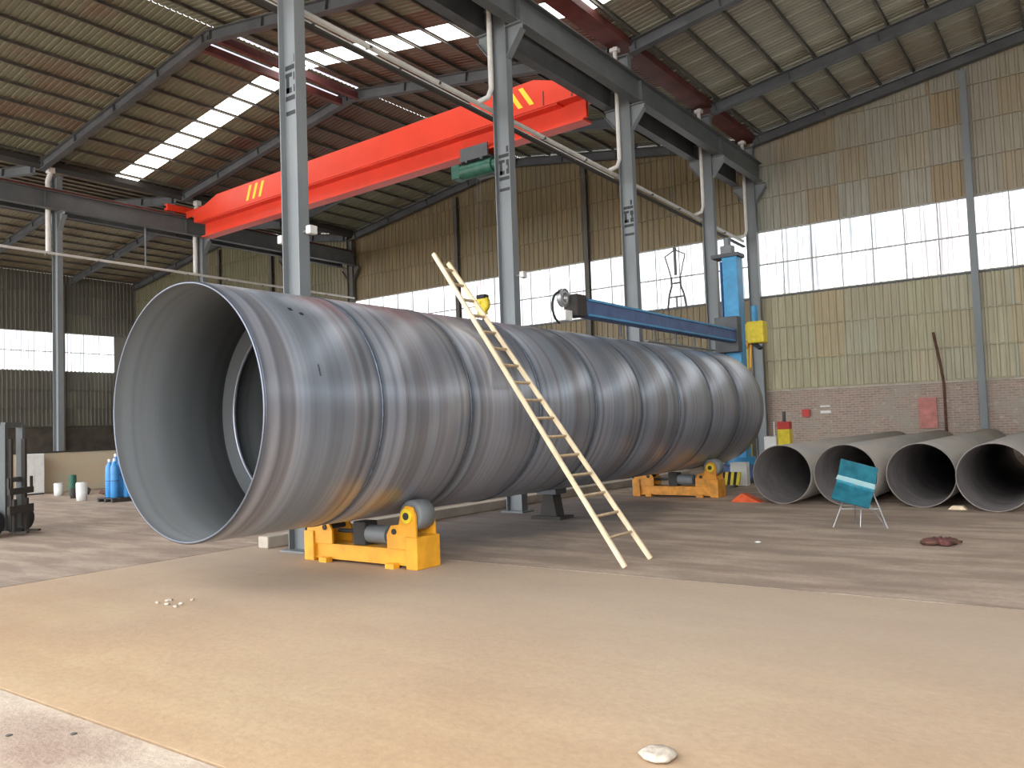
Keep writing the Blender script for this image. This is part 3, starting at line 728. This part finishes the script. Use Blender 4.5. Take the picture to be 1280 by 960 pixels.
obj('stand_head', MB().box((PX - .68, 13.8, .5), (PX - .22, 14.2, .62)), 'steel_dark', jk)
obj('trim_1', MB().box((-11.66, 8.7, 0), (-11.40, 26.0, .2)), 'kerb', None, kind='structure', bevel=.02)

# ------------------------------------------------------------------ LADDER
ld = thing('wooden_ladder', 'long pale wooden ladder leaning on the big pipe, its feet on the floor', 'ladder', (-5.25, 9.92, 0))
dvec = Vector((-.586, 0, .810)); nrm = Vector((.81, 0, .586))
def rail_pt(k, L):
    y = (9.55, 10.29)[k] + ((9.86, 10.10)[k] - (9.55, 10.29)[k]) * L / 5.8
    return Vector((-5.18, y, .03)) + dvec * L
for k, L in ((0, 5.78), (1, 5.62)):
    obj('side_rail', MB().bar(rail_pt(k, -.03), rail_pt(k, L), .05, .065, nrm), 'wood', ld, bevel=.008)
for j in range(16):
    L = .42 + j * .335
    obj('rung', MB().bar(rail_pt(0, L), rail_pt(1, L), .045, .03, dvec), 'rung', ld, bevel=.006)

# ------------------------------------------------------------------ WELDING COLUMN AND BOOM
mp_ = thing('welding_manipulator', 'light blue upright mast with a long dark blue boom reaching left over the pipe', 'welding machine', (-8.95, 24.2, 0))
mx, my = -8.95, 24.2
obj('mast', MB().box((mx - .24, my - .24, .5), (mx + .24, my + .24, 6.82)), 'blue', mp_, bevel=.02)
obj('mast_rail', MB().box((mx - .29, my - .28, .7), (mx - .25, my - .12, 6.7)).box((mx - .29, my + .12, .7), (mx - .25, my + .28, 6.7)), 'blue_dark', mp_)
obj('mast_cap', MB().box((mx - .55, my - .30, 6.82), (mx + .30, my + .30, 6.93)), 'steel_dark', mp_)
obj('lift_motor', MB().box((mx - .30, my - .15, 6.93), (mx + .05, my + .15, 7.2)).tube((mx - .12, my, 7.2), (mx - .12, my, 7.45), .11, 16), 'steel', mp_)
obj('cart', MB().box((mx - .7, my - 1.1, .16), (mx + .7, my + 1.0, .5)), 'blue_dark', mp_, bevel=.02)
for sx in (-1, 1):
    for sy in (-1, 1): obj('cart_wheel', MB().tube((mx + sx * .58 - .06, my + sy * .8, .16), (mx + sx * .58 + .06, my + sy * .8, .16), .16, 20), 'steel_dark', mp_)
obj('turntable', MB().tube((mx, my, .5), (mx, my, .72), .42, 28), 'blue', mp_)
obj('boom_carriage', MB().box((mx - .42, my - .62, 3.88), (mx + .3, my - .26, 4.95)), 'steel_dark', mp_, bevel=.02)
obj('boom', MB().box((mx - .02, 14.85, 4.16), (mx + .24, 23.6, 4.56)), 'blue_dark', mp_, bevel=.02)
obj('boom_rail', MB().box((mx + .24, 14.95, 4.50), (mx + .27, 23.5, 4.54)).box((mx + .24, 14.95, 4.18), (mx + .27, 23.5, 4.22)), 'blue', mp_)
for y in (16.6, 18.4, 19.6, 20.8, 21.8): obj('hanger', MB().box((mx + .09, y - .02, 3.86), (mx + .13, y + .02, 4.16)), 'steel_dark', mp_)
obj('cable_tray', MB().box((mx + .06, 17.9, 3.83), (mx + .16, 22.2, 3.86)), 'steel', mp_)
wh = obj('weld_head', MB().box((mx - .06, 14.45, 4.14), (mx + .28, 14.85, 4.60)), 'mud', mp_, bevel=.02)
obj('wire_spool', MB().lathe([(-.05, .06), (-.05, .19), (.05, .19), (.05, .06)], (mx + .1, 14.2, 4.5), 'x', 24), 'chrome', wh)
obj('flux_hopper', MB().box((mx + .0, 14.1, 4.02), (mx + .2, 14.38, 4.24)), 'white', wh, bevel=.02)
lp = [(mx + .1, 14.1 - .33 * math.sin(a), 4.28 + .33 * math.cos(a)) for a in [PI * k / 12 for k in range(-1, 12)]]
obj('hose_loop', MB().path(lp, .025, 8), 'black', wh)
obj('control_cabinet', MB().box((-8.60, 22.3, .0), (-8.12, 22.55, .66)), 'white', mp_, bevel=.02)['label'] = 'white control cabinet low at the foot of the mast'
# ---- yellow service unit behind the mast
yu = thing('yellow_winch_unit', 'bright yellow winch unit on a yellow bent pole right of the light blue mast', 'machine', (-8.9, 25.6, 0))
obj('pole', MB().tube((-9.16, 25.6, 0.04), (-9.10, 25.6, 4.9), .045, 10), 'yellow2', yu)
obj('pole_foot', MB().box((-9.36, 25.4, 0), (-8.96, 25.8, .04)), 'yellow2', yu)
obj('drum_case', MB().box((-9.02, 25.35, 4.25), (-8.48, 25.8, 4.95)), 'yellow2', yu, bevel=.05)
obj('side_gear', MB().tube((-9.28, 25.55, 4.25), (-9.02, 25.55, 4.25), .13, 16), 'yellow', yu)
obj('lower_frame', MB().bar((-8.90, 25.55, 4.28), (-8.65, 25.55, 4.08), .3, .1), 'black', yu)
obj('hanging_arm', MB().bar((-8.95, 25.55, 4.25), (-9.0, 25.55, 3.5), .06, .06, (1, 0, 0)), 'yellow', yu)
obj('lamp_top', MB().tube((-8.8, 25.55, 4.95), (-8.8, 25.55, 5.45), .1, 14), 'blue', yu)
# ---- hazard striped bar on the floor
hz = thing('hazard_barrier', 'low yellow and black striped bar on the floor between roller bed and white cabinet', 'barrier', (-8.9, 21.9, 0))
for k in range(10):
    x = -9.05 + k * .085
    obj('stripe_block', MB().prism([(x, .06), (x + .085, .06), (x + .145, .42), (x + .06, .42)], 1, 21.86, 21.94), 'yellow2' if k % 2 else 'black', hz)
obj('barrier_foot', MB().box((-9.0, 21.75, 0), (-8.9, 22.05, .06)), 'steel_dark', hz)
obj('barrier_foot', MB().box((-8.4, 21.75, 0), (-8.3, 22.05, .06)), 'steel_dark', hz)

# ------------------------------------------------------------------ STACK OF SMALL PIPES
rs = .64
sp = None
for k, (x, y, lb) in enumerate(((-5.76, 17.95, 'first medium steel pipe of the row, next to the far end of the big pipe'), (-4.42, 17.9, 'second medium steel pipe of the row, behind the teal sheet on its stand'),
                 (-3.0, 17.95, 'third medium steel pipe of the row, with a clear dark mouth'), (-1.69, 17.5, 'last medium steel pipe of the row, cut by the right edge of the picture'))):
    if sp is None:
        sp = thing('medium_pipe', lb, 'pipe', (x, y, rs), 'row of medium pipes on the floor')
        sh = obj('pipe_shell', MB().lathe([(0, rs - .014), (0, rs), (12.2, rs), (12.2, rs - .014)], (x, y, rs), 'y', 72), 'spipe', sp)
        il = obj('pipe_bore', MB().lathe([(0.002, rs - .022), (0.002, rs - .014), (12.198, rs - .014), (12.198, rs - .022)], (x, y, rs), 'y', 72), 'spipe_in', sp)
    else:
        t_ = thing('medium_pipe', lb, 'pipe', (x, y, rs), 'row of medium pipes on the floor')
        cp(sh, t_, (0, 0, 0)); cp(il, t_, (0, 0, 0))
tag(obj('timber_wedge', MB().prism([(-2.52, 0), (-2.20, 0), (-2.27, .07), (-2.45, .07)], 1, 17.7, 17.9), 'wood', None, (-2.36, 17.8, 0)), 'small pale wedge on the floor between the third and last medium pipes', 'wedge')

# ------------------------------------------------------------------ TEAL SHEET ON STAND
ts = thing('sheet_stand', 'teal bent glossy sheet on a thin folding metal stand before the medium pipes', 'stand', (-3.4, 14.7, 0))
_ex = Vector((.93, .28, 0)).normalized() if False else Vector((.985, .17, 0))
def T(u, v, z): return (-3.42 + u * _ex.x - v * _ex.y, 14.68 + u * _ex.y + v * _ex.x, z)
mb = MB()
def sheet(c, th=.02):
    vs = [Vector(p) for p in c]; n_ = (vs[1] - vs[0]).cross(vs[3] - vs[0]).normalized() * th
    mb.add([*vs, *[v + n_ for v in vs]], [(3,2,1,0),(4,5,6,7),(0,1,5,4),(1,2,6,5),(2,3,7,6),(3,0,4,7)])
sheet([T(-.33, .06, .82), T(.25, .06, .64), T(.32, -.02, .98), T(-.25, -.02, 1.15)])
obj('upper_sheet', mb, 'teal', ts)
mb = MB(); sheet([T(-.42, -.30, .50), T(.16, -.30, .34), T(.25, .06, .64), T(-.33, .06, .82)], -.02)
obj('lower_sheet', mb, 'teal', ts)
mb = MB(); sheet([T(-.36, .035, .80), T(.24, .035, .61), T(.262, -.01, .70), T(-.32, -.01, .87)], -.012)
obj('glint_strip', mb, 'glint', ts)  # painted highlight: pale strip laid along the bend of the sheet
for (a, b) in ((T(-.42, -.2, 0), T(-.12, .12, .78)), (T(.0, -.15, 0), T(.05, .12, .70)), (T(.36, .25, 0), T(-.05, .0, .70)), (T(.42, -.2, 0), T(.18, .12, .66)), (T(-.1, .4, 0), T(-.1, .12, .75))):
    obj('leg', MB().tube(a, b, .014, 8), 'chrome', ts)
obj('cross_bar', MB().tube(T(-.3, -.07, .30), T(.30, -.02, .3), .01, 8), 'chrome', ts)

# ------------------------------------------------------------------ THINGS BY THE BRICK WALL
yb = thing('cylinder_cabinet', 'yellow upright cabinet with a red top behind the first medium pipe', 'cabinet', (-8.16, 26, 0))
obj('cabinet_body', MB().box((-8.36, 25.85, 0), (-7.98, 26.15, 1.50)), 'yellow2', yb, bevel=.02)
obj('cabinet_top', MB().box((-8.36, 25.85, 1.50), (-7.98, 26.15, 1.74)), 'sign_red', yb, bevel=.02)
obj('cabinet_mast', MB().tube((-8.17, 26, 1.74), (-8.17, 26, 2.05), .05, 10), 'steel_dark', yb)
wb = thing('white_crate', 'white box with an upright rod left of the yellow cabinet', 'box', (-8.62, 26.1, 0))
obj('crate_body', MB().box((-8.82, 25.9, 0), (-8.42, 26.3, 1.28)), 'white', wb, bevel=.02)
obj('rod', MB().tube((-8.5, 26.0, 1.28), (-8.5, 26.0, 1.75), .02, 8), 'white', wb)
y_ = YE - .06
def flat(name, x0, x1, z0, z1, m_, label, cat, cut=None):
    o = obj(name, MB().box((x0, y_ - .02, z0), (x1, y_ + .05, z1)), m_, None, ((x0 + x1) / 2, y_, z0)); tag(o, label, cat); return o
o = flat('notice_plate', -9.16, -8.88, 1.86, 2.14, 'sign_red', 'small red square notice on the brick wall above the yellow cabinet', 'sign')
flat('wall_board', -5.17, -4.60, 1.32, 2.38, 'sign_pink', 'faded red board on the brick wall beside the leaning pole', 'board')
wm = thing('wall_marks', 'two short white painted lines on the brick wall right of the red notice', 'painted mark', (-8.3, y_, 1.9))
obj('white_line', MB().box((-8.49, y_, 2.20), (-8.14, y_ + .055, 2.26)), 'white', wm)
obj('white_line', MB().box((-8.49, y_, 1.97), (-8.12, y_ + .055, 2.07)), 'white', wm)
tag(obj('leaning_pole', MB().path([(-4.30, 30.9, 0.0), (-4.28, 30.92, 2.8), (-4.38, 31.0, 3.6), (-4.56, 31.22, 4.6)], .045, 8), 'rust', None, (-4.3, 30.9, 0)), 'rusty dark crooked pole leaning on the brick end wall', 'pole')
# orange cloth, rags, stones
tag(obj('orange_tarp', MB().prism([(-6.98, 0), (-6.28, 0), (-6.45, .07), (-6.72, .2), (-6.84, .12)], 1, 18.05, 18.35), 'orange', None, (-6.6, 18.2, 0)), 'crumpled orange red tarp on the floor at the foot of the first medium pipe', 'tarp')
rp = thing('rag_heap', 'small heap of dark red rags on the open floor at the right', 'rags', (-1.98, 13.1, 0))
rd = random.Random(3)
for k in range(9):
    x, y = -2.0 + rd.uniform(-.24, .26), 13.1 + rd.uniform(-.2, .2)
    obj('rag', MB().blob((x, y, .045), (rd.uniform(.06, .13), rd.uniform(.05, .1), .045), 7, .35, k), 'rag' if k % 3 else 'rust', rp)
for i, (x, y, r, lb, m_) in enumerate(((-2.15, 4.27, .11, 'flat pale round stone in the foreground right of centre', 'stone'), (-5.9, 2.44, .022, 'tiny dark pebble at the left edge on the pale slab', 'pebble'),
                          (-5.54, 2.68, .022, 'tiny dark pebble on the pale slab near the joint', 'pebble'), (-4.36, 12.3, .05, 'small white scrap on the floor in front of the medium pipes', 'white'))):
    tag(obj('stone', MB().blob((x, y, r * .22), (r, r, r * .25), 10, .12, i), m_, None, (x, y, 0)), lb, 'stone')
for i in range(7):
    x, y = -8.65 + random.uniform(-.35, .3), 5.45 + random.uniform(-.2, .2)
    tag(obj('concrete_chip', MB().blob((x, y, .012), (.03, .025, .016), 6, .3, i), 'stone', None, (x, y, 0)), 'pale concrete chip scattered on the floor left of the yellow roller bed', 'chip', 'concrete chips on the floor')

# ------------------------------------------------------------------ LEFT SIDE
lw = thing('low_partition', 'low plastered partition wall with stained face behind the buckets at far left', 'partition', (-32.9, 10, 0))
obj('wall_body', MB().box((-33.0, 12.2, 0), (-32.7, 30.5, 1.5)), 'partition', lw)
obj('coping', MB().box((-33.05, 12.2, 1.5), (-32.65, 30.5, 1.56)), 'mud', lw)
# forklift at the left edge
fx, fy = -18.45, 7.85
fk = thing('forklift', 'dark forklift at the left edge, only its mast and front wheel in view', 'forklift', (fx, fy, 0))
d_ = Vector((.81, .586, 0)); s_ = Vector((-.586, .81, 0)); O = Vector((fx, fy, 0))
def Q(a, b, z): return O + d_ * a + s_ * b + Vector((0, 0, z))
def fbox(a0, a1, b0, b1, z0, z1):
    c = [Q(a, b, z) for z in (z0, z1) for a, b in ((a0, b0), (a1, b0), (a1, b1), (a0, b1))]
    return MB().add(c, [(0,3,2,1),(4,5,6,7),(0,1,5,4),(1,2,6,5),(2,3,7,6),(3,0,4,7)])
obj('chassis', fbox(-2.6, -.42, -.5, .5, .35, .95), 'yellow', fk, bevel=.04)
obj('counterweight', fbox(-3.0, -2.6, -.5, .5, .3, 1.15), 'steel_dark', fk, bevel=.06)
obj('seat', fbox(-1.9, -1.4, -.22, .22, .95, 1.1), 'black', fk); obj('steering_wheel', MB().tube(Q(-.95, 0, 1.3), Q(-.92, 0, 1.33), .17, 18), 'black', fk)
obj('overhead_guard', fbox(-2.0, -.6, -.45, .45, 2.1, 2.16), 'steel_dark', fk)
for a in (-1.95, -.65):
    for b in (-.42, .42): obj('guard_post', MB().tube(Q(a, b, .9), Q(a, b, 2.1), .03, 8), 'steel_dark', fk)
for b in (-.3, .3):
    obj('mast_rail', fbox(-.22, -.08, b - .05, b + .05, .12, 2.3), 'beam', fk)
    obj('inner_mast', fbox(-.08, -.0, b * .8 - .04, b * .8 + .04, .15, 2.0), 'mud', fk)
    fkk = obj('fork', fbox(.05, .30, b * .7 - .05, b * .7 + .05, .05, .09).add([Q(a, bb, z) for z in (.05, .75) for a, bb in ((.0, b*.7-.05), (.05, b*.7-.05), (.05, b*.7+.05), (.0, b*.7+.05))], [(0,3,2,1),(4,5,6,7),(0,1,5,4),(1,2,6,5),(2,3,7,6),(3,0,4,7)]), 'mud', fk)
for z_ in (1.1, 2.25): obj('mast_cross', fbox(-.2, -.1, -.3, .3, z_, z_ + .1), 'beam', fk)
obj('carriage', fbox(-.0, .06, -.42, .42, .45, .62).add([Q(a, bb, z) for z in (.85, .98) for a, bb in ((0, -.42), (.06, -.42), (.06, .42), (0, .42))], [(0,3,2,1),(4,5,6,7),(0,1,5,4),(1,2,6,5),(2,3,7,6),(3,0,4,7)]), 'mud', fk)
for b in (-.40, .40): obj('backrest_bar', fbox(0, .04, b - .025, b + .025, .98, 1.2), 'mud', fk)
for a in (-.35, -2.3):
    for b in (-.52, .52):
        wl_ = obj('wheel', MB().tube(Q(a, b - .11, .3), Q(a, b + .11, .3), .3, 28), 'black', fk, bevel=.03)
        obj('wheel_hub', MB().tube(Q(a, b - .125, .3), Q(a, b + .125, .3), .14, 16), 'white', wl_)
# blue gas cylinders in a cluster on a pallet
bx, by = -25.0, 13.5
pt = thing('pallet', 'dark pallet on the floor under the blue cylinders', 'pallet', (bx, by, 0))
for k in range(4): obj('board', MB().box((bx - .46, by - .42 + k * .23, .1), (bx + .46, by - .28 + k * .23, .13)), 'mud', pt)
for k in (-.4, 0, .4): obj('bearer', MB().box((bx + k - .05, by - .42, 0), (bx + k + .05, by + .42, .1)), 'mud', pt)
names = ['tallest blue gas cylinder with a white cap, rear middle of the pallet', 'blue gas cylinder at the rear left of the dark pallet', 'blue gas cylinder at the rear right of the dark pallet',
         'short blue gas cylinder at the front left of the dark pallet', 'short blue gas cylinder at the front right of the dark pallet']
for (dx, dy, h_, r_), lb in zip(((0, .14, 1.50, .13), (-.27, .08, 1.25, .12), (.27, .16, 1.28, .12), (-.16, -.18, 1.1, .12), (.14, -.18, 1.12, .12)), names):
    x, y, z = bx + dx, by + dy, .13
    g_ = thing('gas_cylinder', lb + '', 'gas cylinder', (x, y, z))
    obj('bottle', MB().lathe([(0, .01), (0, r_ - .01), (.02, r_), (h_ - .22, r_), (h_ - .12, r_ * .82), (h_ - .05, r_ * .4), (h_, r_ * .36), (h_, .01)], (x, y, z), 'z', 24), 'bottle_blue', g_)
    obj('valve_cap', MB().tube((x, y, z + h_), (x, y, z + h_ + .09), .045, 12), 'white', g_)
    obj('band', MB().tube((x, y, z + h_ * .45), (x, y, z + h_ * .45 + .03), r_ + .004, 24), 'blue_dark', g_)
# drums and buckets
def drum(x, y, r, h, m_, lb, lid='chrome', name='bucket'):
    d = thing(name, lb, name.replace('_', ' '), (x, y, 0))
    obj('body', MB().lathe([(0, .01), (0, r * .93), (h * .5, r * .98), (h - .02, r), (h, r * 1.04), (h, .01)], (x, y, 0), 'z', 24), m_, d)
    obj('lid', MB().tube((x, y, h), (x, y, h + .03), r * .9, 24), lid, d)
    return d
drum(-26.65, 13.2, .17, .56, 'white', 'tall white drum standing foremost in front of the low partition', 'pvc', 'drum')
drum(-26.9, 14.3, .13, .46, 'white', 'white bucket just left of the blue gas cylinders', 'pvc')
drum(-30.3, 14.2, .16, .42, 'white', 'small white bucket nearest the white cabinet by the partition', 'pvc')
drum(-29.6, 14.35, .12, .7, 'green', 'slim dark green drum beside the small white bucket', 'green', 'drum')
drum(-25.9, 14.5, .2, .62, 'mud', 'dark drum between the white bucket and the blue gas cylinders', 'mud', 'drum')
drum(-28.2, 13.7, .11, .3, 'mud', 'low dark can on the floor before the partition', 'mud')
cb = thing('white_cabinet', 'pale white metal cabinet behind the forklift mast', 'cabinet', (-32.2, 14.1, 0))
obj('cabinet_body', MB().box((-32.62, 13.75, .05), (-31.9, 14.45, 1.5)), 'white', cb, bevel=.02)
obj('cabinet_door', MB().box((-31.9, 13.78, .1), (-31.88, 14.08, 1.45)), 'white', cb); obj('cabinet_door', MB().box((-31.9, 14.12, .1), (-31.88, 14.42, 1.45)), 'white', cb)
obj('cabinet_plinth', MB().box((-32.6, 13.77, 0), (-31.92, 14.43, .05)), 'mud', cb)
for i in range(6):
    x = -30.5 + i * .85; sc = (.14 + .1 * random.random(), .12, .08 + .12 * random.random())
    tag(obj('scrap_lump', MB().blob((x, 14.9 + random.uniform(-.2, .2), sc[2] * .9), sc, 8, .25, 40 + i), 'mud' if i % 2 else 'rust', None, (x, 14.9, 0)), 'dark lump of scrap lying along the foot of the low partition', 'scrap', 'scrap along the partition')
